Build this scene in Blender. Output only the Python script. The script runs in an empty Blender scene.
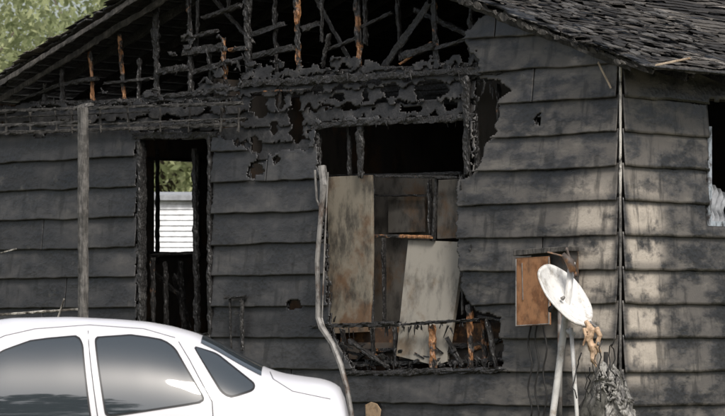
import bpy, math, random
import numpy as np
from mathutils import Vector, Matrix
random.seed(7); rng=np.random.default_rng(7)
# ------------------------------------------------------------------ survey of the site
F=3390.0; HZ=330.0; EYE=1.40
TH=math.radians(43); C=math.cos(TH); S=math.sin(TH); CX,CY=2.28,30.0
PITCH=.36; PKX=-4.25; PKZ=5.40
def L2W(x,y,z): return (CX+C*x+S*y, CY-S*x+C*y, z)
def P(px,py,y0=0.0):
    k=(px-362.5)/F
    x=(k*(CY+C*y0)-CX-S*y0)/(C+k*S); Y=CY-S*x+C*y0
    return (x,y0,EYE+(HZ-py)/F*Y)
def Q(px,py,x0=0.0):
    k=(px-362.5)/F
    y=(k*(CY-S*x0)-CX-C*x0)/(S-k*C); Y=CY-S*x0+C*y
    return (x0,y,EYE+(HZ-py)/F*Y)
def WP(px,py,Y): return ((px-362.5)/F*Y, Y, EYE+(HZ-py)/F*Y)
def toimg(x,y,z):
    X=CX+C*x+S*y; Y=CY-S*x+C*y
    return 362.5+F*X/Y, HZ-F*(z-EYE)/Y
def zroof(x): return PKZ-PITCH*np.abs(x-PKX)
def vn(x,y,seed=0):
    x=np.asarray(x,float); y=np.asarray(y,float)
    xi=np.floor(x); yi=np.floor(y); fx=x-xi; fy=y-yi
    fx=fx*fx*(3-2*fx); fy=fy*fy*(3-2*fy)
    def h(a,b):
        v=np.sin(a*127.1+b*311.7+seed*74.7)*43758.5453
        return v-np.floor(v)
    return (h(xi,yi)*(1-fx)+h(xi+1,yi)*fx)*(1-fy)+(h(xi,yi+1)*(1-fx)+h(xi+1,yi+1)*fx)*fy
def fbm(x,y,seed=0): return .55*vn(x,y,seed)+.3*vn(x*2.1,y*2.1,seed+3)+.15*vn(x*4.3,y*4.3,seed+5)
def inpoly(px,py,poly):
    r=np.zeros(px.shape,bool); n=len(poly)
    for i in range(n):
        x1,y1=poly[i]; x2,y2=poly[(i+1)%n]
        if y1==y2: continue
        c=((y1>py)!=(y2>py))&(px<(x2-x1)*(py-y1)/(y2-y1)+x1)
        r^=c
    return r
# ------------------------------------------------------------------ materials
class NB:
    def __init__(s,name):
        s.m=bpy.data.materials.new(name); s.m.use_nodes=True; s.t=s.m.node_tree
        s.b=s.t.nodes['Principled BSDF']; s.tc=s.t.nodes.new('ShaderNodeTexCoord')
    def L(s,a,b): s.t.links.new(a,b)
    def map(s,scale=(1,1,1)):
        n=s.t.nodes.new('ShaderNodeMapping'); n.inputs['Scale'].default_value=scale
        s.L(s.tc.outputs['Object'],n.inputs['Vector']); return n.outputs[0]
    def noise(s,sc,det=6,rough=.6,v=None,dist=0):
        n=s.t.nodes.new('ShaderNodeTexNoise'); n.inputs['Scale'].default_value=sc
        n.inputs['Detail'].default_value=min(det,5); n.inputs['Roughness'].default_value=rough; n.inputs['Distortion'].default_value=dist
        s.L(v if v else s.tc.outputs['Object'],n.inputs['Vector']); return n.outputs['Fac']
    def vor(s,sc,feat='DISTANCE_TO_EDGE',v=None):
        n=s.t.nodes.new('ShaderNodeTexVoronoi'); n.feature=feat; n.inputs['Scale'].default_value=sc
        s.L(v if v else s.tc.outputs['Object'],n.inputs['Vector']); return n.outputs['Distance']
    def ramp(s,f,stops):
        n=s.t.nodes.new('ShaderNodeValToRGB'); e=n.color_ramp.elements
        while len(e)<len(stops): e.new(.5)
        for el,(p,c) in zip(e,stops):
            el.position=p; el.color=(c,c,c,1) if not isinstance(c,tuple) else (*c,1)
        s.L(f,n.inputs[0]); return n.outputs[0]
    def mr(s,f,a,b,c=0,d=1):
        n=s.t.nodes.new('ShaderNodeMapRange'); n.interpolation_type='SMOOTHSTEP'
        for i,v in zip(range(1,5),(a,b,c,d)): n.inputs[i].default_value=v
        s.L(f,n.inputs[0]); return n.outputs[0]
    def math(s,op,a,b=None):
        n=s.t.nodes.new('ShaderNodeMath'); n.operation=op
        for i,v in enumerate((a,b)):
            if v is None: continue
            if isinstance(v,(int,float)): n.inputs[i].default_value=v
            else: s.L(v,n.inputs[i])
        return n.outputs[0]
    def mix(s,f,a,b,mode='MIX'):
        n=s.t.nodes.new('ShaderNodeMix'); n.data_type='RGBA'; n.blend_type=mode
        for i,v in zip((0,6,7),(f,a,b)):
            if isinstance(v,(int,float)): n.inputs[i].default_value=v
            elif isinstance(v,tuple): n.inputs[i].default_value=(*v,1)
            else: s.L(v,n.inputs[i])
        return n.outputs[2]
    def xyz(s):
        n=s.t.nodes.new('ShaderNodeSeparateXYZ'); s.L(s.tc.outputs['Object'],n.inputs[0]); return n.outputs
    def attr(s,name):
        n=s.t.nodes.new('ShaderNodeAttribute'); n.attribute_name=name; return n.outputs['Fac']
    def bump(s,h,st=.5,d=.01):
        n=s.t.nodes.new('ShaderNodeBump'); n.inputs['Strength'].default_value=st; n.inputs['Distance'].default_value=d
        s.L(h,n.inputs['Height']); s.L(n.outputs[0],s.b.inputs['Normal'])
    def fin(s,col,rough=.6,metal=0,spec=.5):
        for k,v in (('Base Color',col),('Roughness',rough)):
            if isinstance(v,tuple): s.b.inputs[k].default_value=(*v,1)
            elif isinstance(v,(int,float)): s.b.inputs[k].default_value=v
            else: s.L(v,s.b.inputs[k])
        s.b.inputs['Metallic'].default_value=metal; s.b.inputs['Specular IOR Level'].default_value=spec
        return s.m
def m_siding():
    n=NB('charred_siding'); x,y,z=n.xyz()
    a=n.noise(1.5,5,.70,n.map((1,1,2.0))); st=n.noise(2.2,4,.6,n.map((4,4,.8))); fi=n.noise(40,3,.7)
    lum=n.math('ADD',n.math('MULTIPLY',a,.74),n.math('ADD',n.math('MULTIPLY',st,.14),n.math('MULTIPLY',n.attr('brd'),.14)))
    col=n.ramp(lum,[(.32,(.010,.010,.0105)),(.45,(.023,.0225,.0235)),(.56,(.046,.045,.046)),(.68,(.090,.085,.081)),(.84,(.19,.17,.148))])
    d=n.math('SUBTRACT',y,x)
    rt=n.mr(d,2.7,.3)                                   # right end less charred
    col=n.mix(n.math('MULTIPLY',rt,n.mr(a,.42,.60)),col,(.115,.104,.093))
    # heat-bleached bands, one along each board near the corner
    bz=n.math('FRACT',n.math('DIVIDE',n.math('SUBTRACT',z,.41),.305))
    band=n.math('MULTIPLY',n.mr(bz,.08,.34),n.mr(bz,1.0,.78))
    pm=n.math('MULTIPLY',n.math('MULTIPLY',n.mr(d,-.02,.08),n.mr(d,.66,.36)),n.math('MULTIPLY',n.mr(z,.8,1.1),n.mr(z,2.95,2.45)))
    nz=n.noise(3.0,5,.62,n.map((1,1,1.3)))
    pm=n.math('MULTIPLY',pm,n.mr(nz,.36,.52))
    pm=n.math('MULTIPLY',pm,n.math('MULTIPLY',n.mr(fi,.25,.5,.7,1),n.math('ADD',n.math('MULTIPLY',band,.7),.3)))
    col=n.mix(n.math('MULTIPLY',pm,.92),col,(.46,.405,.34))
    wide=n.math('MULTIPLY',n.mr(d,2.3,1.2),n.mr(n.noise(1.9,5,.66,n.map((.8,.8,2.6))),.52,.68))
    col=n.mix(n.math('MULTIPLY',wide,.42),col,(.22,.20,.17))
    col=n.mix(n.math('MULTIPLY',n.mr(nz,.60,.72),.32),col,(.18,.165,.145))
    col=n.mix(n.math('MULTIPLY',n.mr(st,.52,.66),.6),col,(.011,.0105,.010))
    bl=n.vor(22,'F1')
    n.bump(n.math('ADD',n.math('ADD',n.math('MULTIPLY',fi,.5),nz),n.math('MULTIPLY',bl,n.mr(a,.55,.42,0,.8))),.5,.008)
    return n.fin(col,n.ramp(a,[(.35,.27),(.62,.58)]),0,.6)
def m_char(name,orange,grey=0.0,sc=38):
    n=NB(name); v=n.vor(sc,v=n.map((1,1,.55))); a=n.noise(6,5,.6)
    col=n.mix(n.mr(v,.0,.10),(.006,.006,.006),n.ramp(a,[(.35,(.017+grey*.5,.016+grey*.5,.016+grey*.5)),(.6,(.036+grey,.034+grey,.033+grey)),(.75,(.085+grey,.08+grey,.075+grey))]))
    if orange>0:
        m=n.mr(n.noise(4.2,5,.7),.68-orange*.32,.78-orange*.32)
        oc=n.ramp(n.noise(20,4,.6,n.map((3,3,.4))),[(.3,(.09,.038,.016)),(.52,(.29,.135,.058)),(.75,(.48,.29,.16))])
        col=n.mix(m,col,oc)
    n.bump(v,.7,.012)
    return n.fin(col,.5,0,.45)
def m_ashwood(name,lo,hi):
    n=NB(name); a=n.noise(7,5,.7); g=n.noise(16,4,.6,n.map((3,3,.35)))
    col=n.mix(n.mr(a,.35,.65),lo,hi); col=n.mix(n.math('MULTIPLY',n.mr(g,.45,.62),.6),col,(.022,.021,.020))
    n.bump(g,.7,.012); return n.fin(col,.7,0,.35)
def m_sheath():
    n=NB('charred_sheathing'); a=n.noise(5,5,.7); v=n.vor(26)
    col=n.ramp(a,[(.35,(.008,.0075,.0075)),(.52,(.021,.020,.020)),(.66,(.05,.047,.045)),(.8,(.12,.10,.08))])
    n.bump(n.math('ADD',a,n.math('MULTIPLY',v,.5)),.7,.012)
    return n.fin(col,.5,0,.5)
def m_shingle():
    n=NB('scorched_shingles'); a=n.noise(2.4,5,.7); g=n.noise(60,3,.7); b=n.attr('brd'); a2=n.noise(.8,5,.65)
    col=n.ramp(n.math('ADD',n.math('MULTIPLY',a,.65),n.math('MULTIPLY',b,.35)),[(.30,(.018,.017,.016)),(.46,(.055,.050,.046)),(.60,(.13,.118,.105)),(.76,(.34,.31,.28))])
    col=n.mix(n.mr(g,.42,.68),col,(.035,.032,.030),'MIX')
    col=n.mix(n.math('MULTIPLY',n.mr(a2,.44,.58),.75),col,(.016,.015,.015))
    n.bump(g,.5,.006); return n.fin(col,.85,0,.25)
def m_rusty(name,base,rust,amt=.5,rough=.6,sc=3,soot=.5):
    n=NB(name); a=n.noise(sc,5,.68); b=n.noise(sc*1.7,5,.7,n.map((2,2,.9)))
    col=n.mix(n.mr(a,.62-amt*.3,.78-amt*.3),base,rust)
    col=n.mix(n.math('MULTIPLY',n.mr(b,.44,.70),soot),col,(.022,.020,.018))
    n.bump(n.noise(30,3,.6),.2,.004); return n.fin(col,rough,0,.4)
def m_plain(name,c,rough=.5,metal=0,var=.25,sc=8,spec=.5,coat=0):
    n=NB(name); a=n.noise(sc,3,.6)
    col=n.mix(n.mr(a,.35,.7),tuple(v*(1-var) for v in c),tuple(min(1,v*(1+var*.5)) for v in c))
    m=n.fin(col,rough,metal,spec)
    if coat: n.b.inputs['Coat Weight'].default_value=coat; n.b.inputs['Coat Roughness'].default_value=.04
    return m
M_SID=m_siding(); M_CHAR=m_char('charcoal_wood',0); M_ORG=m_char('part_burnt_wood',.68); M_ORG2=m_char('scorched_wood',.34)
M_GREY=m_ashwood('weathered_char_wood',(.040,.038,.036),(.12,.11,.10)); M_SH=m_sheath(); M_SHG=m_shingle()
M_DECK=m_char('charred_deck',.12,.015,12)
M_PANEL=m_rusty('scorched_panel',(.21,.185,.145),(.13,.078,.045),.45,.7,1.6,.85)
M_BOARD=m_rusty('ashy_board',(.27,.25,.215),(.17,.13,.09),.40,.6,2.0,.5)
M_INT=m_rusty('sooty_plaster',(.070,.060,.052),(.12,.075,.045),.4,.8,1.8,.7)
M_INT2=m_rusty('sooty_cabinet',(.11,.10,.088),(.11,.07,.042),.45,.7,2.0,.85)
M_RUST=m_rusty('heat_rusted_steel',(.31,.155,.075),(.18,.08,.035),.55,.6,5,.5)
M_ALU=m_rusty('sooty_aluminium',(.50,.48,.45),(.28,.24,.20),.40,.42,6,.5)
M_ROD=m_rusty('burnt_downspout',(.22,.21,.20),(.09,.06,.045),.4,.5,4,.8)
M_TRIM=m_rusty('blistered_trim',(.50,.47,.42),(.14,.12,.10),.6,.6,5,.9)
M_BLK=m_plain('black_cable',(.02,.019,.018),.6)
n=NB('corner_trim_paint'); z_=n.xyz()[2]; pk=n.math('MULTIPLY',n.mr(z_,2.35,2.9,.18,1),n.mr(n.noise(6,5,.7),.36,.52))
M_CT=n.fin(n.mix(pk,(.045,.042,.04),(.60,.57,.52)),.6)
# ------------------------------------------------------------------ mesh helpers
def empty(name,mat=None):
    o=bpy.data.objects.new(name,None); bpy.context.scene.collection.objects.link(o)
    if mat: o.matrix_world=mat
    return o
def mk(name,v,f,mat,parent=None,smooth=False,attr=None):
    me=bpy.data.meshes.new(name); me.from_pydata([tuple(map(float,p)) for p in v] if not isinstance(v,np.ndarray) else v.tolist(),[],f if isinstance(f,list) else f.tolist())
    if mat: me.materials.append(mat)
    if attr is not None:
        a=me.attributes.new('brd','FLOAT','POINT'); a.data.foreach_set('value',np.asarray(attr,dtype=np.float32))
    me.update()
    if smooth: me.polygons.foreach_set('use_smooth',[True]*len(me.polygons))
    o=bpy.data.objects.new(name,me); bpy.context.scene.collection.objects.link(o)
    if parent: o.parent=parent
    return o
def recalc(o):
    import bmesh
    b=bmesh.new(); b.from_mesh(o.data); bmesh.ops.recalc_face_normals(b,faces=b.faces); b.to_mesh(o.data); b.free()
class Acc:
    def __init__(s): s.v=[]; s.f=[]
    def beam(s,p1,p2,w,d,er=.25,step=.05,up=(0,1,0),taper=1.0):
        p1=Vector(p1); p2=Vector(p2); ax=p2-p1; L=ax.length; ax.normalize()
        dv=Vector(up); dv=(dv-ax*dv.dot(ax)).normalized(); sv=ax.cross(dv)
        n=max(2,int(L/step)); k0=len(s.v); sd=random.random()*100; m=12
        for i in range(n+1):
            t=i/n; c=p1.lerp(p2,t)+sv*(w*er*.5*(float(vn(t*L*1.7+sd,7.5,8))-.5))
            big=1-er*.9*float(vn(t*L*2.6+sd,1.5,6))
            for j in range(m):
                a=2*math.pi*(j+.5)/m; ca,sa=math.cos(a),math.sin(a)
                q=1/max(abs(ca),abs(sa)); q=min(q,1.25)
                e=big*(1-er*float(vn(i*.8*step/.05+sd,j*.7,3))*1.0-er*.5*random.random())
                kk=(1+(taper-1)*t)*q*e*.5
                s.v.append(c+sv*(ca*w*kk)+dv*(sa*d*kk)+ax*(random.uniform(-.3,.3)*step*er if 0<i<n else random.uniform(-1,1)*w*er*.7))
        for i in range(n):
            for j in range(m):
                a=k0+i*m+j; b=k0+i*m+(j+1)%m
                s.f.append((a,b,b+m,a+m))
        s.f.append(tuple(k0+j for j in range(m))[::-1]); s.f.append(tuple(k0+n*m+j for j in range(m)))
    def box(s,a,b):
        k=len(s.v); x0,y0,z0=a; x1,y1,z1=b
        s.v+= [(x0,y0,z0),(x1,y0,z0),(x1,y1,z0),(x0,y1,z0),(x0,y0,z1),(x1,y0,z1),(x1,y1,z1),(x0,y1,z1)]
        s.f+= [(k,k+3,k+2,k+1),(k+4,k+5,k+6,k+7),(k,k+1,k+5,k+4),(k+1,k+2,k+6,k+5),(k+2,k+3,k+7,k+6),(k+3,k,k+4,k+7)]
    def prism(s,pts,dvec):
        k=len(s.v); n=len(pts); s.v+=[Vector(p) for p in pts]+[Vector(p)+Vector(dvec) for p in pts]
        s.f.append(tuple(range(k,k+n))); s.f.append(tuple(range(k+2*n-1,k+n-1,-1)))
        for i in range(n): s.f.append((k+i,k+n+i,k+n+(i+1)%n,k+(i+1)%n))
    def flake(s,c,ex,ey,nn,th=.008):
        m=random.randint(5,8); pts=[]
        for j in range(m):
            an=2*math.pi*j/m+random.uniform(-.3,.3); r=random.uniform(.55,1)
            pts.append(c+ex*math.cos(an)*r+ey*math.sin(an)*r+nn*random.uniform(-.3,.3)*th)
        s.prism(pts,nn*th)
    def tube(s,pts,r,m=10):
        pts=[Vector(p) for p in pts]; k0=len(s.v)
        rr=r if isinstance(r,(list,tuple)) else [r]*len(pts)
        for i,p in enumerate(pts):
            t=(pts[min(i+1,len(pts)-1)]-pts[max(i-1,0)]).normalized()
            u=t.cross(Vector((.13,.97,.2))).normalized(); w=t.cross(u)
            for j in range(m):
                a=2*math.pi*j/m; s.v.append(p+(u*math.cos(a)+w*math.sin(a))*rr[i])
        for i in range(len(pts)-1):
            for j in range(m):
                a=k0+i*m+j; b=k0+i*m+(j+1)%m; s.f.append((a,b,b+m,a+m))
        s.f.append(tuple(k0+j for j in range(m))[::-1]); s.f.append(tuple(k0+(len(pts)-1)*m+j for j in range(m)))
    def out(s,name,mat,parent=None,smooth=False,rc=True):
        o=mk(name,s.v,s.f,mat,parent,smooth)
        if rc: recalc(o)
        return o
def courses(name,U0,U1,Z0,Z1,E,cell,pos,keep,mat,parent,lap=.03,seg=3.2,thick=.012,gap=True,wav=.028):
    V=[];Fc=[];A=[];base=0; i=0; z=Z0
    while z<Z1:
        nu=int((U1-U0)/cell); nv=max(3,int((E+lap)/cell))
        u=np.linspace(U0,U1,nu+1); v=np.linspace(0,1,nv+1)
        uu,vv=np.meshgrid(u,v); off=float(vn(i*3.3+.5,i*1.7+.5,9))*seg
        sid=np.floor((uu+off)/seg)
        brd=vn(sid*13.7+i*7.1+.5,i*3.9+sid+.5,21)
        zz=z+vv*(E+lap)
        zlow=(fbm(uu*3,np.full_like(uu,i*5.3),4)-.5)*wav*(1-vv)
        pts=pos(uu,zz+zlow,vv,i)
        X=np.stack(pts,-1).reshape(-1,3)
        idx=np.arange((nu+1)*(nv+1)).reshape(nv+1,nu+1)
        uc=(uu[:-1,:-1]+uu[1:,1:])/2; zc=(zz[:-1,:-1]+zz[1:,1:])/2
        k=keep(uc,zc,i,vv[:-1,:-1])
        if gap:
            sj=np.floor((uc+off)/seg)!=np.floor((uc+off-cell)/seg); k&=~sj
        q=np.stack([idx[:-1,:-1],idx[:-1,1:],idx[1:,1:],idx[1:,:-1]],-1)[k]
        if len(q):
            us,inv=np.unique(q,return_inverse=True)
            V.append(X[us]); A.append(brd.reshape(-1)[us]); Fc.append(inv.reshape(-1,4)+base); base+=len(us)
        z+=E; i+=1
    o=mk(name,np.concatenate(V),np.concatenate(Fc),mat,parent,True,np.concatenate(A))
    md=o.modifiers.new('thick','SOLIDIFY'); md.thickness=thick; md.offset=-1
    return o
# ------------------------------------------------------------------ the house
HM=Matrix.Translation((CX,CY,0))@Matrix.Rotation(-TH,4,'Z')
house=empty('burnt_house',HM)
XL=-8.62
H1=[(-80,150),(-60,106),(0,105),(60,105),(150,104),(236,100),(243,76),(330,71),(470,66),(468,34),(486,16),(520,-10),(560,-60),(300,-300),(-100,-100)]
H2=[(138,139),(214,139),(214,337),(138,337)]
H3=[(315,124),(400,119),(472,118),(474,175),(459,180),(459,238),(463,290),(480,312),(503,318),(505,368),(356,372),(331,330),(322,176)]
H4=[(476,82),(498,78),(512,92),(502,100),(498,132),(490,140),(482,168),(474,172)]
SMALL=[(258,106,9,12),(280,99,5,12),(296,119,7,26),(256,145,6,8),(258,171,9,7),(277,158,4,5),(391,90,10,6),(262,62,5,9),(295,305,7,5),(430,90,16,9),(338,97,7,5),(541,120,3,6),(272,128,4,5),(170,118,10,3),(365,96,4,6),(410,108,12,4),(350,108,10,4),(318,88,6,5),(372,82,8,3),(449,104,6,5)]
BAND=[(-80,150),(-60,104),(240,96),(240,60),(480,50),(478,118),(315,122),(311,150),(280,152),(262,160),(238,146),(215,134),(100,131),(0,137)]
def holes(px,py,am=1):
    dx=(fbm(px/7,py/7,1)-.5)*9*am; dy=(fbm(px/7,py/7,2)-.5)*9*am
    a=px+dx; b=py+dy
    r=inpoly(a,b,H1)|inpoly(px+dx*.35,py+dy*.35,H2)|inpoly(px+dx*.7,py+dy*.7,H3)|inpoly(a,b,H4)
    for cx,cy,rx,ry in SMALL: r|=((a-cx)/rx)**2+((b-cy)/ry)**2<1
    return r
def keep_sid(u,z,i,v):
    px,py=toimg(u,0,z); h=holes(px,py)
    dx=(fbm(px/9,py/9,7)-.5)*22; dy=(fbm(px/14,py/9,8)-.5)*16
    b=inpoly(px+dx,py+dy,BAND)
    return ~h & ~b & (z<zroof(u)-.05)
def pos_sid(u,z,v,i):
    y=-.006-.032*(1-v)-.014*(fbm(u*2.0,z*0+i*2.3,14)-.3)-.018*(1-v)*vn(u*1.4,z*0+i*9.1,15)**2-.004*fbm(u*7,z*9,16)
    return (u,y,z)
EX=.305; Z0=2.24-EX*6
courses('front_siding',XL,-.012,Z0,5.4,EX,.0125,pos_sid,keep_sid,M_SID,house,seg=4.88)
def pos_sh(u,z,v,i): return (u,.020-.022*(1-v)+.016*(fbm(u*3,z*3,17)-.5)-.02*(1-v)*vn(u*2.2,z*0+i*7.7,18)**2,z)
def keep_sh(u,z,i,v):
    px,py=toimg(u,0,z)
    rag=(fbm(px/11,py/6,19)>.73)&(py<150)
    low=(v<(fbm(px/7,i*3.3+py*0,20)-.45)*1.1)&(py<150)
    patch=(fbm(px/17,py/13,23)>.66)&(py>22)&(py<104)&(px>100)&(px<250)
    patch|=(fbm(px/12,py/12,24)>.54+(66-py)*.02)&(py>44)&(py<76)&(px>243)&(px<480)
    patch&=(z<zroof(u)-.2)
    h=holes(px,py)&~patch
    return ~h&~rag&~low&(z<zroof(u)-.04)
courses('front_sheathing',XL,-.01,Z0+.06,5.4,EX/2,.0135,pos_sh,keep_sh,M_SH,house,lap=.025,seg=50,thick=.010,wav=.05)
# side wall
wy0=Q(705,0)[1]; WZ1=Q(705,99)[2]; WZ0=Q(705,226)[2]
def keep_side(u,z,i,v):
    n=(fbm(u*14,z*14,31)-.5)*.05
    return ~((u>wy0+n)&(u<wy0+1.05+n)&(z>WZ0+n*.5)&(z<WZ1+n)) & (z<3.88)
def pos_side(u,z,v,i):
    x=.006+.032*(1-v)+.014*(fbm(u*2.0,z*0+i*2.3,34)-.3)
    return (x,u,z)
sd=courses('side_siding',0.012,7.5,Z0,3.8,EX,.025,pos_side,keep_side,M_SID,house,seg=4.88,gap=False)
sd.modifiers['thick'].offset=1
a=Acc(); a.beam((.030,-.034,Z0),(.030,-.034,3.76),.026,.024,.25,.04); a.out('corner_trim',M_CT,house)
# walls that close the shell
a=Acc()
a.box((-.12,.15,.3),(-.004,wy0,3.8)); a.box((-.12,wy0+1.05,.3),(-.004,7.5,3.8)); a.box((-.12,wy0+.002,.3),(-.004,wy0+1.048,WZ0)); a.box((-.12,wy0+.002,WZ1),(-.004,wy0+1.048,3.8))
lw0=Q(148,0,XL)[1]; lw1=Q(193,0,XL)[1]; lz1=Q(170,160,XL)[2]; lz0=Q(170,254,XL)[2]
a.box((XL,.15,.3),(XL+.1,lw0,3.8)); a.box((XL,lw1,.3),(XL+.1,7.5,3.8)); a.box((XL,lw0+.001,.3),(XL+.1,lw1-.001,lz0)); a.box((XL,lw0+.001,lz1),(XL+.1,lw1-.001,3.8))
a.box((XL,7.5,.3),(0,7.6,3.8)); a.box((-5.35,.16,1.3),(-5.25,6,3.9))
a.box((XL+.1,.16,1.12),(-.12,7.45,1.28))
a.out('inner_walls_and_floor',M_INT,house,rc=False)
a=Acc(); a.prism([(XL,7.5,3.8),(PKX,7.5,PKZ-.05),(0,7.5,3.8)],(0,.1,0)); a.out('rear_gable',M_SH,house)
a=Acc()
for (yy,zz0,zz1) in ((lw0+.03,lz0,lz1),(lw1-.03,lz0,lz1)): a.beam((XL+.12,yy,zz0-.1),(XL+.12,yy,zz1+.1),.05,.07,.35,up=(0,1,0))
a.beam((XL+.12,lw0-.1,lz1),(XL+.12,lw1+.1,lz1),.06,.07,.35,up=(1,0,0)); a.beam((XL+.12,lw0-.1,lz0),(XL+.12,lw1+.1,lz0),.06,.07,.35,up=(1,0,0))
a.out('far_window_frame',M_CHAR,house)
# side window: frame, sash, curtain
a=Acc(); t=.045
a.box((-.05,wy0-.0,WZ0),(.045,wy0+t,WZ1-.25)); a.box((-.05,wy0+t+.001,WZ0),(.045,wy0+1.05,WZ0+t))
a.box((-.05,wy0+1.05-t,WZ0+t+.001),(.045,wy0+1.05,WZ1))
a.out('side_window_frame',m_rusty('scorched_window_frame',(.34,.38,.42),(.08,.07,.07),.5,.5,6,.85),house)
cv=[];cf=[]
for i in range(20):
    for j in range(12):
        yy=wy0+.12+.30*i/19+.03*math.sin(j*.9); zz=WZ0+.02+(.42-.12*(i/19))*j/11
        cv.append((-.10+.03*math.sin(i*1.3+j*.2),yy,zz))
for i in range(19):
    for j in range(11): k=i*12+j; cf.append((k,k+12,k+13,k+1))
mk('curtain_scrap',cv,cf,m_plain('curtain',(.30,.31,.33),.9),house,True)
# ---- roof
def roof_pt(side,s,y,dz=0):
    x=PKX+side*s; return (x,y,PKZ-PITCH*np.abs(s)+dz)
EAV=4.25+.50
def keep_r(u,z,i,v):   # u = depth y, z = -slope distance from ridge
    s=-z
    front=-.40+np.abs(fbm(s*2.3,s*0+3.3,41)-.30)*1.3+(vn(s*13,u*0,42)-.5)*.14
    tab=(np.abs(((u+i*.163)/.33)%1-.5)<.03)&(v<.5)
    tid=np.floor((u+i*.163)/.33)
    dmg=np.clip(1.2-u*.35,0,1)
    miss=vn(tid*3.1+.5,i*2.7+.5+u*0,44)>(.92-.30*dmg)
    hole=fbm(u*1.6,s*1.6,46)>(.76-.08*dmg)
    eave=s>EAV-.02-.16*fbm(u*5,u*0+2,52)*vn(u*1.2,u*0,53)
    return (u>front)&~tab&~(miss&(v<.6))&~hole&~eave
def pos_r(u,z,v,i):
    s=-z; tid=np.floor((u+i*.163)/.33)
    lift=.010*(1-v)+.04*(1-v)*(vn(tid*1.7+.5,i*5.1+.5+u*0,47)**3)+.045*(fbm(u*2,s*2,48)-.5)
    edge=np.clip((.25-u)/.6,0,1); lift=lift-.12*edge*(fbm(u*3,s*4,49)-.25)
    return roof_pt(1,s,u,.035+lift)
courses('roof_shingles',-.5,7.8,-EAV-.02,-.02,.145,.025,pos_r,keep_r,M_SHG,house,lap=.03,seg=.33,thick=.006)
def pos_l(u,z,v,i):
    s=-z; return roof_pt(-1,s,u,.035+.012*(1-v)+.02*(fbm(u*2,s*2,58)-.5))
courses('roof_shingles_left',-.5,7.8,-EAV-.02,-.02,.145,.05,pos_l,lambda u,z,i,v:(u>-.34+(fbm(-z*3,z*0,51)-.3)*.15),M_SHG,house,lap=.03,seg=.5,thick=.006)
for side,nm in ((1,'roof_deck'),(-1,'roof_deck_left')):
    courses(nm,-.45,7.8,-EAV,0,.18,.03,(lambda u,z,v,i,sd_=side: roof_pt(sd_,-z,u,.010)),
      (lambda u,z,i,v,sd_=side: (u>-.28+(fbm(-z*4,z*0+i,61+sd_)-.35)*.26+.20*(vn(i*1.1+.5+u*0,i*0+.5+u*0,63)>.7))),M_DECK,house,lap=-.004,seg=40,thick=.016)
a=Acc()
for y in np.arange(.45,7.4,.6):
    for side in (1,-1):
        p=roof_pt(side,0.02,y,-.08); q=roof_pt(side,EAV-.1,y,-.08); a.beam(p,q,.13,.04,.25,.12,up=(0,1,0))
    if y<3: a.beam((XL,y+.05,3.78),(-.1,y+.05,3.78),.12,.04,.3,.12)
a.beam((PKX,-.3,PKZ-.1),(PKX,7.5,PKZ-.1),.05,.18,.2,.15,up=(0,0,1))
a.out('rafters',M_CHAR,house)
a=Acc()
p=roof_pt(-1,0,-.27,-.07);q=roof_pt(-1,EAV,-.27,-.07); a.beam(p,q,.10,.03,.45,.05)
p=roof_pt(-1,0,-.02,-.12);q=roof_pt(-1,EAV-.3,-.02,-.12); a.beam(p,q,.10,.04,.4,.05)
p=roof_pt(1,0,-.05,-.10);q=roof_pt(1,EAV-.35,-.05,-.10); a.beam(p,q,.12,.04,.5,.05)
for s0,s1 in ((1.0,2.1),(2.25,3.0),(3.3,4.7)):
    p=roof_pt(1,s0,-.22,-.05);q=roof_pt(1,s1,-.20,-.07+random.uniform(-.03,.03)); a.beam(p,q,.06,.03,.7,.04)
for y in np.arange(-.1,7.4,.6): a.beam((.02,y,3.80),(.44,y,3.66),.08,.04,.3,.05)
a.out('rake_boards',M_GREY,house)
a=Acc(); a.beam((.47,-.20,3.70),(.47,.9,3.70),.03,.09,.6,.05,up=(0,0,1)); a.beam((.47,1.0,3.70),(.47,7.7,3.70),.03,.11,.4,.1,up=(0,0,1))
a.out('fascia',M_GREY,house)
a=Acc(); a.beam(P(656,65,-.25),P(690,58,-.25),.028,.02,.3,.03); a.beam(P(598,62,-.07),P(611,88,-.07),.028,.015,.3,.02)
a.out('split_lath',m_rusty('bare_pine',(.50,.40,.29),(.3,.18,.1),.3,.7,6,.35),house)
RX=Vector((.94,0,-.94*PITCH)); RN=Vector((PITCH,0,1)).normalized()
a=Acc(); b2=Acc()
for i in range(560):
    s=random.uniform(.8,4.7); y=-.32+2.9*random.random()**1.6; sz=random.uniform(.015,.085)
    th=random.uniform(0,3.14); ex=(RX*math.cos(th)+Vector((0,1,0))*math.sin(th)); ey=RN.cross(ex); tl=random.uniform(-.35,.35)
    nn=(RN+ex*tl).normalized()
    (a if random.random()<.6 else b2).flake(Vector(roof_pt(1,s,y,.062+abs(tl)*sz*.6)),ex*sz*random.uniform(.8,1.8),ey*sz,nn,.008)
for i in range(70):
    s=random.uniform(.9,4.7); p=Vector(roof_pt(1,s,random.uniform(-.34,-.12),-.02)); sz=random.uniform(.015,.055)
    a.flake(p+Vector((0,0,-sz*.6)),Vector((sz*1.4,0,-sz*.5)),Vector((0,.1*sz,-sz*random.uniform(.5,1.2))),Vector((random.uniform(-.4,.4),-1,0)).normalized(),.01)
a.out('roof_debris',M_GREY,house); b2.out('roof_debris_pale',M_SHG,house)
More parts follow.
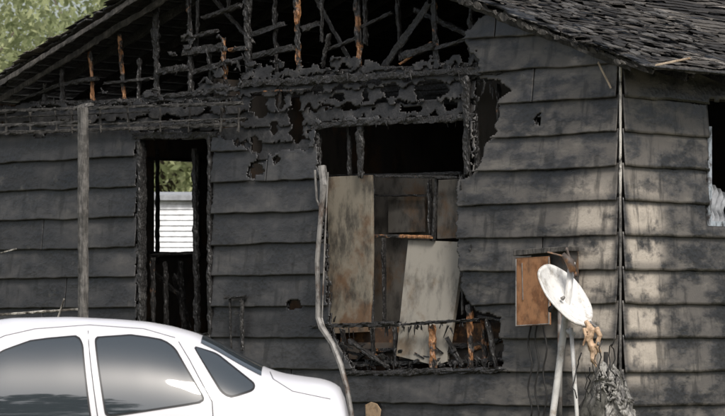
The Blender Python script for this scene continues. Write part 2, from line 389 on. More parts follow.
# ---- gable studs & members (front frame)
A0=Acc();A1=Acc();A2=Acc()
def bm(acc,x1,y1,x2,y2,y0=.07,w=.04,d=.09,er=.42,**k):
    j=1.6 if y0>.02 else .5
    acc.beam(P(x1+random.uniform(-j,j),y1,y0),P(x2+random.uniform(-j,j),y2+random.uniform(-1,1),y0+random.uniform(-.01,.01)),w*1.12,d,er,.03,**k)
def gs(acc,x1,y1,x2,y2,**k):
    k['w']=k.get('w',.05)*1.4; k['er']=.55
    bm(acc,x1+random.uniform(-3,3),y1,x2,y2,**k)
gs(A0,47,84,45,108);gs(A1,92,54,94,108,w=.065);gs(A1,121,36,124,108,w=.07);gs(A0,157,-40,157,105,w=.10)
gs(A2,190,-50,191,96);gs(A0,198,-50,195,52,y0=.1);gs(A1,226,40,226,95,w=.055);gs(A0,232,-50,228,14,w=.05);gs(A0,247,-60,248,150,w=.09,d=.12);gs(A0,63,68,64,106)
gs(A1,297,-60,298,74,w=.07);gs(A0,320,-60,322,40,w=.05);gs(A0,326,34,323,66,y0=.05,w=.04);gs(A1,357,-60,358,70,w=.07);gs(A0,368,-60,366,44,y0=.1)
gs(A2,434,-50,436,72,w=.09);gs(A0,471,-40,473,70,w=.07);gs(A0,276,-50,278,78,y0=.16);gs(A0,396,-50,402,60,y0=.2);gs(A0,140,60,139,104,w=.04);gs(A0,210,50,212,98,w=.05)
bm(A0,382,68,430,2,y0=.14,w=.11,d=.04);bm(A0,316,-2,354,66,y0=.16,w=.08,d=.04);bm(A1,400,64,430,42,y0=.04,w=.035,d=.03);bm(A0,203,-14,252,44,y0=.2,w=.07);bm(A0,415,10,468,34,y0=.3,w=.08)
bm(A0,22,100,60,86,y0=.05,w=.05);bm(A0,66,84,98,78,y0=.05,w=.07);bm(A0,104,83,154,79,y0=.05,w=.05);bm(A0,160,72,188,68,y0=.05,w=.10);bm(A2,196,72,245,58,y0=.05,w=.07);bm(A0,183,52,222,46,y0=.04,w=.11);bm(A1,229,50,247,48,y0=.04,w=.06);bm(A0,184,40,215,30,y0=.05,w=.06)
bm(A0,150,98,245,87,y0=.03,w=.09,er=.6);bm(A0,30,104,245,99,y0=.04,w=.09,er=.5);bm(A0,204,18,240,6,y0=.05,w=.07)
bm(A0,240,84,500,69,y0=-.02,w=.12,d=.05,er=.6);bm(A2,250,92,310,88,y0=-.03,w=.03,d=.02,er=.6);bm(A0,245,76,480,66,y0=.05,w=.09,er=.5)
bm(A0,250,36,284,24,y0=.10,w=.09);bm(A0,302,29,320,23,y0=.10,w=.10);bm(A0,361,28,392,13,y0=.10,w=.06);bm(A0,252,56,294,46,y0=.04,w=.10);bm(A0,326,50,356,38,y0=.08,w=.06);bm(A0,405,56,434,46,y0=.05,w=.10);bm(A0,438,48,470,38,y0=.05,w=.05)
# window opening framing
bm(A0,466,78,468,176,y0=-.02,w=.12,d=.10,er=.45);bm(A0,360,120,361,176,y0=.02,w=.12,d=.08);bm(A0,350,120,351,174,y0=.12,w=.06)
bm(A0,314,126,474,117,y0=-.01,w=.10,d=.07,er=.5);bm(A0,318,118,322,330,y0=.03,w=.06,d=.09);bm(A0,474,76,478,180,y0=.08,w=.05)
bm(A0,322,176,460,173,y0=.30,w=.05,d=.05);bm(A0,462,176,464,314,y0=.03,w=.06,d=.09,er=.5)
bm(A0,310,327,400,324,y0=-.05,w=.07,d=.09,er=.6);bm(A0,398,325,478,321,y0=-.04,w=.05,d=.07,er=.7);bm(A2,343,330,345,366,y0=.03,w=.05);bm(A0,372,328,374,366,y0=.05,w=.05);bm(A1,432,326,434,368,y0=.0,w=.08);bm(A1,469,306,471,368,y0=.0,w=.08);bm(A2,395,328,396,366,y0=.06,w=.05)
bm(A0,344,374,508,369,y0=-.03,w=.08,d=.09,er=.5);bm(A0,345,365,505,360,y0=.07,w=.07,d=.1,er=.5);bm(A1,484,322,486,366,y0=.12,w=.07);bm(A0,478,316,505,320,y0=.02,w=.05);bm(A1,474,350,500,340,y0=.16,w=.06);bm(A2,360,352,470,346,y0=.14,w=.06)
bm(A0,350,340,388,368,y0=.0,w=.05);bm(A0,488,320,496,368,y0=.02,w=.05);bm(A2,446,338,462,366,y0=.03,w=.05)
bm(A2,498,84,500,128,y0=.09,w=.03);bm(A2,281,92,281,110,y0=.05,w=.05)
# door frame
bm(A0,141,136,142,340,y0=.0,w=.07,d=.14,er=.3);bm(A0,211,136,212,340,y0=.0,w=.07,d=.14,er=.3);bm(A0,134,136,218,134,y0=-.02,w=.08,d=.10,er=.35);bm(A0,140,336,212,336,y0=.0,w=.06,d=.18)
bm(A0,138,128,216,122,y0=-.02,w=.05,d=.04,er=.5)
bm(A0,150,256,196,253,y0=.6,w=.05);bm(A0,166,262,168,335,y0=.6,w=.06);bm(A0,182,262,183,335,y0=.9,w=.07);bm(A0,196,150,197,335,y0=.35,w=.08);bm(A2,150,270,186,300,y0=.9,w=.05);bm(A2,152,258,153,335,y0=.45,w=.06);bm(A2,174,275,190,330,y0=1.1,w=.12)
# shelf frame in big opening
bm(A2,374,176,456,178,y0=.14,w=.035,d=.05,er=.3);bm(A1,373,236,432,237,y0=.16,w=.04,d=.05,er=.3);bm(A0,374,176,374,330,y0=.14,w=.03,d=.05);bm(A2,436,176,435,240,y0=.16,w=.035,d=.05,er=.3);bm(A0,430,180,431,330,y0=.22,w=.04)
bm(A0,384,236,383,325,y0=.3,w=.03);bm(A0,373,196,430,196,y0=.34,w=.03)
A0.out('charred_framing',M_CHAR,house);A1.out('unburnt_framing',M_ORG,house);A2.out('scorched_framing',M_ORG2,house)
a=Acc()
for (x1,y1,x2,y2,n,L) in ((30,104,240,100,30,10),(245,78,470,70,40,11),(316,122,470,118,24,10),(330,330,470,326,34,12),(185,50,245,46,10,8),(345,366,500,362,30,13),(150,70,245,60,12,9),(470,80,505,90,8,12),(460,180,478,310,20,12),(322,180,334,330,14,10)):
    for i in range(n):
        t=random.random(); px=x1+(x2-x1)*t; py=y1+(y2-y1)*t+random.uniform(-2,2); l=random.uniform(.3,1)*L*random.choice((1,-.6))
        bm(a,px,py,px+random.uniform(-2.5,2.5),py+l,y0=random.uniform(-.05,.08),w=random.uniform(.015,.05),d=.02,er=.5,taper=.3)
a.out('burnt_splinters',M_CHAR,house)
# panels in the big opening
def slab(name,pts,y0s,th,mat,n=1):
    a=Acc(); a.prism([P(x,y,yy) for (x,y),yy in zip(pts,y0s)],(0,th,0)); o=a.out(name,mat,house)
    b=o.modifiers.new('b','BEVEL'); b.width=.004; b.segments=2; return o
slab('scorched_door_panel',[(327,177),(371,175),(372,250),(371,300),(369,332),(331,334),(326,300),(328,240)],[.10]*8,.035,M_PANEL)
slab('cabinet_side',[(437,180),(459,179),(460,238),(437,239)],[.24]*4,.03,M_INT2)
slab('cabinet_back',[(372,176),(436,178),(434,330),(372,330)],[.50]*4,.02,M_INT2)
slab('cabinet_door_upper',[(388,196),(424,194),(425,232),(388,233)],[.40,.40,.36,.40],.02,M_INT2)
slab('leaning_board',[(408,240),(461,242),(463,252),(456,300),(446,362),(436,366),(396,356),(402,296)],[.18,.20,.18,.12,.02,.02,.02,.10],.045,M_BOARD)
slab('void_lining',[(474,60),(520,60),(520,380),(474,380)],[.8]*4,.02,M_INT)
slab('sill_lining',[(336,330),(505,322),(508,370),(340,374)],[.22]*4,.02,m_rusty('scorched_lining',(.06,.035,.022),(.26,.13,.055),.5,.8,6,.75))
a=Acc(); b2=Acc()
for i in range(90):
    px=random.uniform(342,502); py=random.uniform(346,369); y0=random.uniform(-.01,.2)
    if random.random()<.55:
        p=P(px,py,y0); q=P(px+random.uniform(-14,14),py+random.uniform(-7,5),y0); a.beam(p,q,random.uniform(.02,.07),random.uniform(.02,.05),.6,.02)
    else:
        sz=random.uniform(.02,.07); b2.flake(Vector(P(px,py+4,y0)),Vector((sz,0,random.uniform(-.3,.3)*sz)),Vector((0,random.uniform(-.5,.5)*sz,sz*.7)),Vector((random.uniform(-.4,.4),-1,.3)).normalized(),.02)
a.out('sill_rubble',M_ORG2,house); b2.out('sill_char_chunks',M_CHAR,house)
# porch ledger and post
a=Acc()
bm(a,-30,112,242,104,y0=-.16,w=.05,d=.06,er=.45);bm(a,-30,119,150,112,y0=-.10,w=.03,d=.04,er=.5);bm(a,-30,134,236,124,y0=-.10,w=.06,d=.05,er=.5);bm(a,60,126,246,118,y0=-.2,w=.03,d=.03,er=.5);bm(a,-30,127,90,121,y0=-.3,w=.05,d=.05,er=.4)
for px in (5,30,55,72,100,128,160,190,222,238): bm(a,px,108,px+random.uniform(-2,2),132,y0=-.1,w=.03,d=.05,er=.6)
a.out('porch_ledger',m_ashwood('charred_ledger',(.022,.021,.02),(.075,.07,.065)),house)
a=Acc(); p=P(83,107,-.55); a.beam((p[0],p[1],.0),p,.10,.10,.12,.05); a.beam(P(76,108,-.5),P(92,104,-.5),.05,.06,.3,.03)
a.out('porch_post',m_ashwood('ashy_post',(.07,.067,.063),(.18,.17,.16)),house)
a=Acc(); a.beam(P(-20,316,-.3),P(82,309,-.3),.035,.06,.25,.04); a.beam(P(-10,256,-.15),P(16,249,-.15),.02,.02,.4,.04)
a.beam(P(58,318,-.4),P(64,299,-.4),.02,.02,.2,.02)
a.out('porch_rail',M_TRIM,house)
a=Acc()
bm(a,230,298,231,350,y0=-.07,w=.03,d=.04);bm(a,241,300,242,350,y0=-.07,w=.06,d=.06);bm(a,226,298,246,297,y0=-.08,w=.04,d=.08)
a.out('utility_bracket',M_CHAR,house)
# bent downspout
a=Acc(); pts=[(322,166),(324,185),(322,203),(320,225),(317,262),(318,292),(318,318),(322,328),(333,345),(341,366),(347,388),(353,425)]
a.tube([P(x,y,-.13-.01*i) for i,(x,y) in enumerate(pts)],[.040,.042,.026,.024,.024,.023,.026,.034,.026,.028,.024,.024],7)
a.tube([P(315,170,-.12),P(317,200,-.12),P(321,210,-.12)],.012,6); a.tube([P(328,172,-.13),P(325,240,-.13),P(322,318,-.15),P(331,352,-.18)],.008,6)
o=a.out('bent_downspout',M_ROD,house,False)
a=Acc(); a.box((XL,-.02,0),(-.0,.12,Z0+.02)); a.box((-.12,.13,0),(.0,7.5,Z0+.02)); a.out('foundation',m_plain('block_foundation',(.22,.21,.20),.9),house,rc=False)
slab('bare_patch',[(365,405),(371,402),(377,404),(381,410),(379,424),(366,424)],[-.052]*6,.006,m_rusty('bare_hardboard',(.34,.24,.15),(.2,.1,.05),.3,.8,8,.5))
# meter box with open lid
meter=empty('electric_meter_box')
def Wl(p): return L2W(*p)
def wslab(name,pts,y0,th,mat,par):
    a=Acc(); n=Vector(L2W(0,th,0))-Vector(L2W(0,0,0)); a.prism([Wl(P(x,y,y0)) for x,y in pts],n); o=a.out(name,mat,par)
    b=o.modifiers.new('b','BEVEL'); b.width=.006; b.segments=2; return o
wslab('box_body',[(531,251),(570,248),(571,300),(532,303)],-.16,.12,m_rusty('sooty_box_steel',(.05,.048,.046),(.12,.07,.04),.4,.5,6,.5),meter)
wslab('lid',[(515,258),(549,256),(550,325),(516,327)],-.21,.02,M_RUST,meter)
wslab('lid_rim',[(513,250),(568,246),(568,251),(513,256)],-.23,.16,M_GREY,meter)
a=Acc()
for (x1,y1,x2,y2) in ((516,259,516,326),(549,257,549,324),(516,326,549,324)): a.tube([Wl(P(x1,y1,-.225)),Wl(P(x2,y2,-.225))],.006,6)
a.tube([Wl(P(522,263,-.215)),Wl(P(523,300,-.218))],.004,5)
a.out('lid_hem',M_ROD,meter)
a=Acc(); a.tube([Wl(P(560,300,-.1)),Wl(P(560,440,-.1))],.022,10); a.out('conduit',M_ROD,meter,True)
a=Acc()
for px,l in ((530,420),(537,430),(545,425)):
    a.tube([Wl(P(px+2*math.sin(i*1.1+px),324+(l-324)*i/12,-.12)) for i in range(13)],.008,6)
a.out('cables',M_BLK,meter,True)
# ------------------------------------------------------------------ satellite dish on mast
dish=empty('satellite_dish'); DY=29.2
M_DISH=m_rusty('sooty_dish_paint',(.66,.65,.63),(.42,.39,.35),.35,.4,6,.35)
c=Vector(WP(562,299,DY)); R=.325
nrm=Vector((.60,-.47,.55)).normalized(); ux=nrm.cross(Vector((0,0,1))).normalized(); uy=nrm.cross(ux)
v=[];f=[];NR,NA=14,48
for i in range(NR+1):
    r=i/NR
    for j in range(NA):
        an=2*math.pi*j/NA; rr=R*r*(1+.02*math.sin(3*an)+.012*math.sin(7*an+1)); z=.085*r*r
        if i==NR: z+=.004
        v.append(c+ux*(math.cos(an)*rr*.92)+uy*(math.sin(an)*rr)+nrm*(z-.04+.012*r*math.sin(2*an+.5)))
for i in range(NR):
    for j in range(NA): a_=i*NA+j;b_=i*NA+(j+1)%NA; f.append((a_,b_,b_+NA,a_+NA))
o=mk('reflector',v,f,M_DISH,dish,True); m=o.modifiers.new('s','SOLIDIFY'); m.thickness=.012
a=Acc(); a.tube([v[NR*NA+j] for j in range(NA)]+[v[NR*NA]],.007,6); a.out('rim',M_ALU,dish,True)
a=Acc()
top_=Vector(WP(572,262,DY+.05)); a.tube([top_,Vector(WP(565,320,DY+.1)),Vector(WP(551,430,DY+.1)),Vector(WP(545,480,DY+.1))],.030,12)
a.tube([Vector(WP(571,328,DY+.05)),Vector(WP(574,370,DY)),Vector(WP(578,430,DY-.05)),Vector(WP(582,500,DY-.05))],.018,10)
a.tube([Vector(WP(566,330,DY+.1)),Vector(WP(574,335,DY+.04))],.022,8)
a.out('mast',m_rusty('galvanised_pipe',(.58,.57,.55),(.36,.32,.28),.4,.4,5,.3),dish,True)
a=Acc(); back=c-nrm*.06
a.tube([back,back-nrm*.09,Vector(WP(567,305,DY+.12))],.03,10); a.tube([Vector(WP(563,254,DY+.02)),Vector(WP(570,262,DY)),Vector(WP(573,272,DY))],[.02,.04,.03],8)
a.beam(Vector(WP(548,252,DY)),Vector(WP(570,258,DY)),.03,.03,.5,.02); a.beam(Vector(WP(566,248,DY)),Vector(WP(576,276,DY)),.05,.03,.5,.02)
a.out('mount_bracket',m_rusty('burnt_bracket',(.09,.07,.06),(.22,.11,.05),.5,.6,9,.6),dish,True)
arm0=c+Vector(WP(589,321,DY))-Vector(WP(561,298,DY)); 
a=Acc(); a.tube([arm0,Vector(WP(600,330,DY-.15)),Vector(WP(598,345,DY-.25))],.012,8); a.tube([c,c+nrm*.03],[.02,.012],10); a.out('feed_arm',M_ROD,dish,True)
a=Acc()
def lump(pts,rs,y): 
    k=[Vector(WP(x,yy,y+random.uniform(-.01,.01))) for x,yy in pts]; a.tube(k,rs,9)
lump([(586,321),(591,330),(589,340),(594,352),(593,360),(597,368)],[.018,.040,.032,.038,.024,.008],DY-.2); lump([(596,328),(600,336),(597,346),(601,354)],[.026,.024,.022,.008],DY-.22); lump([(584,328),(586,336),(583,346)],[.018,.016,.006],DY-.24)
o=a.out('melted_feed_horn',m_rusty('melted_plastic',(.50,.35,.23),(.24,.14,.08),.35,.55,14,.5),dish,True)
tx_=bpy.data.textures.new('crumple','CLOUDS'); tx_.noise_scale=.05
rm=o.modifiers.new('r','REMESH'); rm.mode='VOXEL'; rm.voxel_size=.007; rm.use_smooth_shade=True
d_=o.modifiers.new('d','DISPLACE'); d_.texture=tx_; d_.strength=.02
# ------------------------------------------------------------------ heap of melted debris draped from the mast
heap=empty('melted_debris'); M_RAG=m_rusty('burnt_canvas',(.095,.092,.080),(.22,.21,.19),.45,.85,5,.6); M_RAG2=m_rusty('melted_vinyl',(.28,.27,.25),(.09,.085,.08),.5,.5,6,.6)
def rag(name,px0,px1,py0,Yc,zb,sd,mat,amp=.05,flare=.1,out_=.16,cut=.72):
    NU,NV=60,70; v=[];f=[]
    for j in range(NV+1):
        t=j/NV
        for i in range(NU+1):
            s=i/NU; p0=Vector(WP(px0+(px1-px0)*s,py0+10*abs(s-.45)+3*math.sin(s*9+sd),Yc)); z=p0.z+(zb-p0.z)*t
            wd=(.45+.55*min(1,t*3))
            fx=(s-.5)*(wd-1)*(px1-px0)/116+(s-.5)*flare*t
            fold=amp*(.4+t)*(math.sin(s*9+sd+3.0*float(vn(t*2.5,sd,77)))+.8*(float(fbm(s*3+sd,t*5,81+int(sd)))-.5))
            cr=.07*(float(fbm(s*7+sd,t*11,83))-.5)+.02*(float(vn(s*24+sd,t*34,84))-.5)
            v.append((p0.x+fx+.05*(float(fbm(s*3+sd,t*5,85))-.5),p0.y+fold+cr-out_*math.sin(s*math.pi)*min(1,t*4),z+.05*(float(vn(s*5,t*6+sd,86))-.5)))
    for j in range(NV):
        for i in range(NU):
            if float(fbm(i/9+sd*3,j/10,88))>cut: continue
            k=j*(NU+1)+i; f.append((k,k+1,k+NU+2,k+NU+1))
    o=mk(name,v,f,mat,heap,True); m=o.modifiers.new('s','SOLIDIFY'); m.thickness=.006
rag('drape_front',582,632,368,DY,.08,1.3,M_RAG,.035,.08,.16,.85); rag('drape_back',582,632,364,DY+.2,.08,4.1,M_RAG,.03,.06,.05,.98)
rag('drape_strip',606,633,378,DY-.14,.45,2.7,M_RAG2,.03,.04,.08,.68); rag('torn_flap',594,620,364,DY-.06,.80,8.4,M_RAG2,.03,.02,.12,.66)
a=Acc()
for i in range(11):
    x=random.uniform(572,622); y=random.uniform(326,385); yy=DY+random.uniform(-.3,.1); pts=[]
    for k in range(9):
        pts.append(Vector(WP(x,y,yy))); x+=random.uniform(-3.5,3.5); y+=random.uniform(2,11); yy+=random.uniform(-.03,.03)
    a.tube(pts,random.choice((.004,.006)),5)
a.out('hanging_wires',M_BLK,heap,True)
a=Acc()
for i in range(12):
    x=random.uniform(586,626); y=random.uniform(368,410); yy=DY-random.uniform(.2,.32)
    a.beam(Vector(WP(x,y,yy)),Vector(WP(x+random.uniform(-10,10),y+random.uniform(4,16),yy)),random.uniform(.01,.04),.02,.6,.02,taper=.5)
a.tube([Vector(WP(606,352,DY)),Vector(WP(604,420,DY)),Vector((WP(604,0,DY)[0],DY,0))],.02,8)
a.out('charred_bits',M_GREY,heap)
# ------------------------------------------------------------------ ground
n=NB('grass_and_dirt'); a_=n.noise(.6,8,.7); g=n.noise(30,6,.7)
col=n.mix(n.mr(a_,.42,.6),n.ramp(g,[(.3,(.03,.045,.015)),(.7,(.07,.09,.03))]),n.ramp(g,[(.3,(.09,.07,.05)),(.7,(.17,.14,.11))]))
n.bump(g,.6,.03); MG=n.fin(col,.95,0,.2)
mk('ground',[(-600,-600,0),(600,-600,0),(600,900,0),(-600,900,0)],[(0,1,2,3)],MG)
n=NB('driveway_gravel'); g=n.noise(60,5,.7); col=n.ramp(g,[(.3,(.10,.095,.09)),(.7,(.25,.24,.22))]); n.bump(g,.8,.02)
mk('driveway',[(-14,20.6,.004),(3,20.6,.004),(3,25.2,.004),(-14,25.2,.004)],[(0,1,2,3)],n.fin(col,.9))
# ------------------------------------------------------------------ trees
def leafmat(name,c1,c2,trans=True):
    n=NB(name); b=n.attr('brd'); col=n.mix(b,c1,c2); m=n.fin(col,.6,0,.3)
    if trans:
        tr=n.t.nodes.new('ShaderNodeBsdfTranslucent'); mx=n.t.nodes.new('ShaderNodeMixShader'); mx.inputs[0].default_value=.45
        n.L(col,tr.inputs['Color']); n.L(n.b.outputs[0],mx.inputs[1]); n.L(tr.outputs[0],mx.inputs[2]); n.L(mx.outputs[0],n.t.nodes['Material Output'].inputs[0])
    return m
ML=leafmat('light_leaves',(.20,.24,.11),(.46,.48,.27)); MD=leafmat('dark_leaves',(.03,.05,.018),(.08,.11,.035),False)
MB=m_plain('bark',(.10,.08,.06),.9)
def leaves(cc,cr,nl,size):
    k=len(cc); ci=rng.integers(0,k,nl); d=rng.normal(size=(nl,3)); d/=np.linalg.norm(d,axis=1)[:,None]
    r=rng.random(nl)**.45; p=cc[ci]+d*(cr[ci]*r)[:,None]
    a1=rng.normal(size=(nl,3)); a1/=np.linalg.norm(a1,axis=1)[:,None]; b1=np.cross(a1,rng.normal(size=(nl,3))); b1/=np.linalg.norm(b1,axis=1)[:,None]
    s=(size*(.6+.8*rng.random(nl)))[:,None]
    V=np.stack([p-a1*s,p+b1*s*.45,p+a1*s,p-b1*s*.45],1).reshape(-1,3)
    Fq=np.arange(nl*4).reshape(-1,4); at=np.repeat(np.clip(rng.random(k)[ci]*.6+.4*rng.random(nl),0,1),4)
    return V,Fq,at
def tree(name,x,y,h,r,nl,size,mat,nc=90,low=.25):
    e=empty(name); a=Acc(); tp=Vector((x,y,h*.62))
    a.tube([(x,y,0),(x+.05,y,h*.2),(x-.08,y+.05,h*.4),tp],[.26*h/9,.2*h/9,.15*h/9,.08*h/9],10)
    cc=[];cr=[]
    for i in range(nc):
        an=random.random()*6.283; ph=random.uniform(-1,1); rr=random.random()**.4
        s=math.sqrt(1-ph*ph); cc.append((x+r*rr*s*math.cos(an),y+r*rr*s*math.sin(an),h*(low+1)/2+h*(1-low)/2*rr*ph)); cr.append(random.uniform(.16,.30)*r)
    for i in range(0,nc,6):
        z0=random.uniform(.25,.6)*h; m=Vector(cc[i]); s0=Vector((x,y,z0)); a.tube([s0,s0.lerp(m,.5)+Vector((0,0,.25)),m],[.07*h/9,.045*h/9,.015],6)
    a.out('trunk_and_limbs',MB,e,True)
    V,Fq,at=leaves(np.array(cc),np.array(cr),nl,size); mk('crown',V,Fq,mat,e,False,at)
tree('maple_tree',-7.6,54,7.8,3.2,20000,.075,ML)
tree('maple_tree',-3.6,60,8.4,3.6,18000,.08,ML)
tree('maple_tree',-11.5,62,10.2,4,10000,.11,ML)
tree('oak_tree',-6.4,4.5,11.5,3.6,9000,.20,MD,55,.36)
tree('oak_tree',-1.2,-6.0,13,2.8,5500,.26,MD,45,.3)
tree('oak_tree',-8.5,-13.0,16,4.5,5500,.28,MD,55,.2)
def treerow(name,x0,x1,y0,y1,hmin,hmax,n,nl,size,mat):
    cc=[];cr=[]
    for i in range(n):
        x=random.uniform(x0,x1); y=random.uniform(y0,y1); h=hmin+(hmax-hmin)*float(fbm(x*.12,y*.05,91))*1.3
        z=random.uniform(.2,h); cc.append((x,y,z)); cr.append(random.uniform(.9,1.9))
    V,Fq,at=leaves(np.array(cc),np.array(cr),nl,size); mk(name,V,Fq,mat,None,False,at)
treerow('background_trees',-30,20,78,88,4,7.5,240,20000,.30,ML)
treerow('street_trees',-40,40,-32,-24,4,12,220,12000,.5,MD)
# ------------------------------------------------------------------ white shed behind
shed=empty('white_shed'); a=Acc(); sx0,sx1,sy=-5.6,-.6,47.0; SZT=EYE+(HZ-199)/F*sy
z=0
while z<SZT-.05:
    a.prism([(sx0,sy-.022,z),(sx0,sy-.005,z+.073),(sx0,sy+.02,z+.073),(sx0,sy+.02,z)],(sx1-sx0,0,0)); z+=.075
a.out('siding',m_plain('white_siding',(.76,.77,.79),.5),shed,rc=True)
a=Acc(); a.box((sx0,sy+.03,0),(sx1,sy+3,SZT)); a.out('walls',m_plain('shed_wall',(.6,.6,.6),.6),shed)
a=Acc(); a.prism([(sx0-.2,sy-.12,SZT-.02),(sx0-.2,sy+1.5,SZT+.10),(sx0-.2,sy+3.2,SZT-.02),(sx0-.2,sy+1.5,SZT+.16),(sx0-.2,sy-.12,SZT+.05)],(sx1-sx0+.4,0,0)); a.out('roof',m_plain('grey_roofing',(.30,.31,.33),.7),shed)
# ------------------------------------------------------------------ parked car (white sedan, nose to the left)
car=empty('parked_car'); CYc=23.85; SC=147.4; HWc=.86
def cX(px): return (px-362.5)/SC
def cZ(py): return EYE+(HZ-py)/SC
top=[(-4.78,.60),(-4.70,.74),(-4.4,.86),(-4.0,.95),(-3.62,1.02),(-3.45,1.07),(-3.2,1.22),(-2.95,1.36),(-2.7,1.45),(-2.46,1.485),(cX(60),1.492),(cX(110),1.475),(cX(140),cZ(321.5)),(cX(165),cZ(326)),(cX(190),cZ(333)),(cX(215),cZ(344)),(cX(240),cZ(358)),(cX(262),cZ(369)),(cX(280),cZ(375)),(cX(300),cZ(378)),(cX(322),cZ(381)),(cX(336),cZ(386)),(cX(342),cZ(393)),(cX(346),cZ(408)),(cX(349),.76)]
tx=np.array([t[0] for t in top]); tz=np.array([t[1] for t in top])
def zt(x):
    w=.035; return float(sum(np.interp(x+d*w,tx,tz) for d in (-1,-.5,0,.5,1))/5) if tx[0]+.1<x<cX(338) else float(np.interp(x,tx,tz))
def Wd(x):
    e=min((x-tx[0]),(tx[-1]-x)); return HWc*(1-.26*max(0,1-e/.55)**2.2)
ZB=.72; PP,QQ=1.9,2.9
def side_y(x,z):
    h=min(.999,max(0,(z-ZB)/(zt(x)-ZB))); return Wd(x)*(1-h**PP)**(1/QQ)
def top_z(x,y): 
    return ZB+(zt(x)-ZB)*(1-min(1,abs(y)/Wd(x))**QQ)**(1/PP)
xs=sorted(set(list(np.linspace(tx[0],tx[-1],140))+[tx[-1]-.01,tx[-1]-.025,tx[0]+.01,tx[0]+.03]))
v=[];f=[]; NS=34
for x in xs:
    W=Wd(x); half=[(0,.20),(.70*W/HWc,.20),(.76*W/HWc,.24),(W*.965,.34),(W*1.0,.46),(W*1.012,.58),(W*1.006,.66)]
    T=max(zt(x),ZB+.01)
    for i in range(NS+1):
        t=i/NS*math.pi/2; half.append((W*max(0,math.cos(t))**(2/QQ),ZB+(T-ZB)*math.sin(t)**(2/PP)))
    ring=half+[(-y,z) for y,z in half[1:-1]][::-1]
    nr=len(ring)
    for y,z in ring: v.append((x,CYc-y,z))
for i in range(len(xs)-1):
    for j in range(nr): a_=i*nr+j; b_=i*nr+(j+1)%nr; f.append((a_,b_,b_+nr,a_+nr))
f.append(tuple(range(nr))); f.append(tuple((len(xs)-1)*nr+j for j in range(nr))[::-1])
M_PAINT=m_plain('white_car_paint',(.70,.69,.72),.35,0,.05,3,.45,.5)
o=mk('body',v,f,M_PAINT,car,True); recalc(o)
n=NB('tinted_glass'); M_GL=n.fin((.034,.042,.048),.03,0,.5); n.b.inputs['IOR'].default_value=2.1
M_SEAL=m_plain('rubber_seal',(.012,.012,.013),.45); M_CHR=m_plain('bright_trim',(.35,.35,.36),.3,.6)
def rnd(poly,r=6,k=5):
    out=[];n=len(poly)
    for i in range(n):
        p0=Vector(poly[i-1]);p1=Vector(poly[i]);p2=Vector(poly[(i+1)%n]); a_=(p0-p1);b_=(p2-p1)
        ra=min(r,a_.length*.45);rb=min(r,b_.length*.45); A=p1+a_.normalized()*ra;B=p1+b_.normalized()*rb
        for j in range(k+1):
            t=j/k; out.append(tuple((1-t)**2*A+2*t*(1-t)*p1+t*t*B))
    return out
def grow(poly,g):
    out=[]; n=len(poly)
    ar=sum(poly[i][0]*poly[(i+1)%n][1]-poly[(i+1)%n][0]*poly[i][1] for i in range(n)); sg=1 if ar>0 else -1
    for i in range(n):
        p0=Vector(poly[i-1]);p1=Vector(poly[i]);p2=Vector(poly[(i+1)%n])
        e1=(p1-p0).normalized();e2=(p2-p1).normalized(); n1=Vector((e1.y,-e1.x))*sg;n2=Vector((e2.y,-e2.x))*sg
        m=(n1+n2); m=m/max(.5,m.length**2/2) if m.length>0 else n1
        out.append(tuple(p1+m*g))
    return out
def sidepatch(name,poly,proud,mat,rows=36,cols=16):
    zs=[p[1] for p in poly]; v=[];f=[]; z0,z1=min(zs)+1e-4,max(zs)-1e-4
    for sgn in (1,-1):
        k=len(v)
        for i in range(rows+1):
            z=z0+(z1-z0)*i/rows; X=[]
            for a_,b_ in zip(poly,poly[1:]+poly[:1]):
                if (a_[1]>z)!=(b_[1]>z): X.append(a_[0]+(b_[0]-a_[0])*(z-a_[1])/(b_[1]-a_[1]))
            xl,xr=min(X),max(X)
            for j in range(cols+1):
                x=xl+(xr-xl)*j/cols; v.append((x,CYc-sgn*(side_y(x,z)+proud),z+proud*.3))
        for i in range(rows):
            for j in range(cols):
                a_=k+i*(cols+1)+j; q=(a_,a_+1,a_+cols+2,a_+cols+1); f.append(q if sgn>0 else q[::-1])
    mk(name,v,f,mat,car,True)
def pc(l): return [(cX(x),cZ(y)) for x,y in l]
w1=pc([(-62,417),(-30,375),(0,352),(30,341),(74,337),(79,345),(90,420)])
w2=pc([(93,338),(130,336),(160,341),(172,349),(203,399),(200,402),(107,416)])
w3=pc([(192,347),(214,355),(253,385),(252,390),(230,397),(222,392)])
for nm,w,r in (('front_door',w1,.03),('rear_door',w2,.04),('quarter',w3,.035)):
    sidepatch(nm+'_window_seal',rnd(grow(w,.013),r),.0025,M_SEAL); sidepatch(nm+'_glass',rnd(w,r),.0055,M_GL)
def toppatch(name,x0,x1,yh0,yh1,proud,mat):
    v=[];f=[];n=24
    for i in range(n+1):
        t=i/n; x=x0+(x1-x0)*t; yh=yh0+(yh1-yh0)*t
        for j in range(n+1):
            y=-yh+2*yh*j/n; v.append((x,CYc+y,top_z(x,y)+proud))
    for i in range(n):
        for j in range(n): a_=i*(n+1)+j; f.append((a_,a_+n+1,a_+n+2,a_+1))
    mk(name,v,f,mat,car,True)
toppatch('rear_screen',cX(198),cX(260),.44,.54,.006,M_GL); toppatch('windscreen',-3.42,-2.84,.60,.50,.006,M_GL)
a=Acc()
def seam(pts):
    pts=[(cX(x),cZ(y)) for x,y in pts]; P3=[]
    for (x0,z0),(x1,z1) in zip(pts,pts[1:]):
        for k in range(9): 
            x=x0+(x1-x0)*k/8; z=z0+(z1-z0)*k/8; P3.append((x,CYc-side_y(x,z)-.0005,z) if z>ZB else (x,CYc-Wd(x)*1.01,z))
    a.tube(P3,.0035,5)
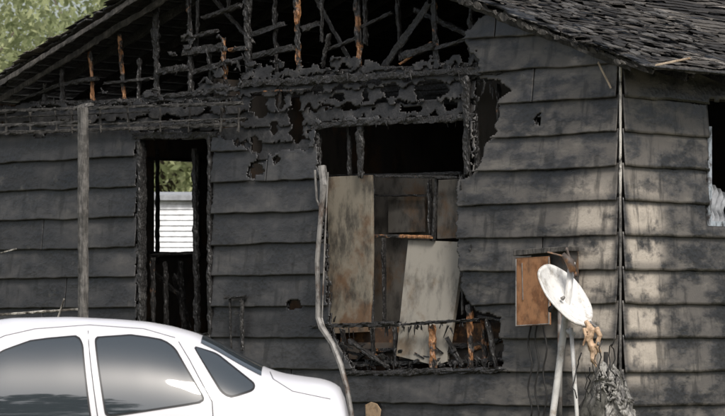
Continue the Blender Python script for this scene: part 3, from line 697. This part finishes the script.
seam([(84,331),(99,425),(101,470)]); seam([(176,342),(188,360),(212,402),(214,430),(200,470)]); seam([(268,373),(272,380),(292,392),(330,400)])
seam([(-20,346),(0,336),(30,329),(84,325),(140,329),(172,338)])
a.out('panel_gaps',M_SEAL,car)
a=Acc()
for x0 in (-2.15,-1.30): a.box((x0,CYc-.875,.70),(x0+.17,CYc-.84,.73)); a.box((x0,CYc+.84,.70),(x0+.17,CYc+.875,.73))
for s in (-1,1): a.box((-3.22,CYc+s*.95-.09,.88),(-3.05,CYc+s*.95+.09,1.01))
o=a.out('handles_and_mirrors',M_PAINT,car); b=o.modifiers.new('b','BEVEL'); b.width=.012; b.segments=3
a=Acc()
for s in (-1,1): a.box((-.33,CYc+s*.70-.10,.60),(-.115,CYc+s*.70+.10,.78))
o=a.out('tail_lights',m_plain('red_lens',(.35,.01,.01),.1),car); b=o.modifiers.new('b','BEVEL'); b.width=.02; b.segments=3
a=Acc(); w=Acc(); ar=Acc()
for x in (-1.10,-3.86):
    for s in (-1,1):
        y=CYc+s*.80
        w.tube([(x,y-s*.10,.32),(x,y-s*.09,.32),(x,y+s*.085,.32),(x,y+s*.10,.32)],[.26,.32,.32,.27],36)
        a.tube([(x,y+s*.095,.32),(x,y+s*.108,.32)],[.21,.18],24)
        for k in range(5):
            an=k*1.2566; a.tube([(x,y+s*.11,.32),(x+.19*math.cos(an),y+s*.105,.32+.19*math.sin(an))],.025,6)
        ar.tube([(x,y-s*.2,.34),(x,y+s*.078,.34)],.37,36)
w.out('tyres',m_plain('tyre_rubber',(.02,.02,.02),.8),car,False); a.out('wheel_rims',M_CHR,car); ar.out('wheel_arches',M_SEAL,car)
# ------------------------------------------------------------------ light
world=bpy.data.worlds.new('World'); bpy.context.scene.world=world; world.use_nodes=True; nt=world.node_tree
sky=nt.nodes.new('ShaderNodeTexSky'); sky.sky_type='NISHITA'; sky.sun_disc=False
sd_=Vector((.17,-.66,.76)).normalized()
sky.sun_elevation=math.asin(sd_.z); sky.sun_rotation=math.atan2(sd_.x,sd_.y); sky.dust_density=4; sky.air_density=1.2
hs=nt.nodes.new('ShaderNodeHueSaturation'); hs.inputs['Saturation'].default_value=.5
nt.links.new(sky.outputs[0],hs.inputs['Color']); nt.links.new(hs.outputs[0],nt.nodes['Background'].inputs[0]); nt.nodes['Background'].inputs[1].default_value=.15
sl=bpy.data.lights.new('sun','SUN'); sl.energy=3.2; sl.angle=math.radians(16); sl.color=(1,.96,.90)
so=bpy.data.objects.new('sun',sl); so.rotation_euler=(-sd_).to_track_quat('-Z','Y').to_euler(); so.location=(0,0,20); bpy.context.scene.collection.objects.link(so)
# ------------------------------------------------------------------ camera
cam=bpy.data.cameras.new('camera'); co=bpy.data.objects.new('camera',cam); bpy.context.scene.collection.objects.link(co)
co.location=(0,0,EYE); co.rotation_euler=(math.radians(90),0,0); cam.sensor_width=36; cam.lens=36*F/725; cam.shift_y=(HZ-208)/725
cam.clip_start=.5; cam.clip_end=2000; cam.dof.use_dof=True; cam.dof.focus_distance=31; cam.dof.aperture_fstop=5.6
bpy.context.scene.camera=co
sc=bpy.context.scene; sc.view_settings.view_transform='Standard'; sc.view_settings.look='None'; sc.view_settings.exposure=0
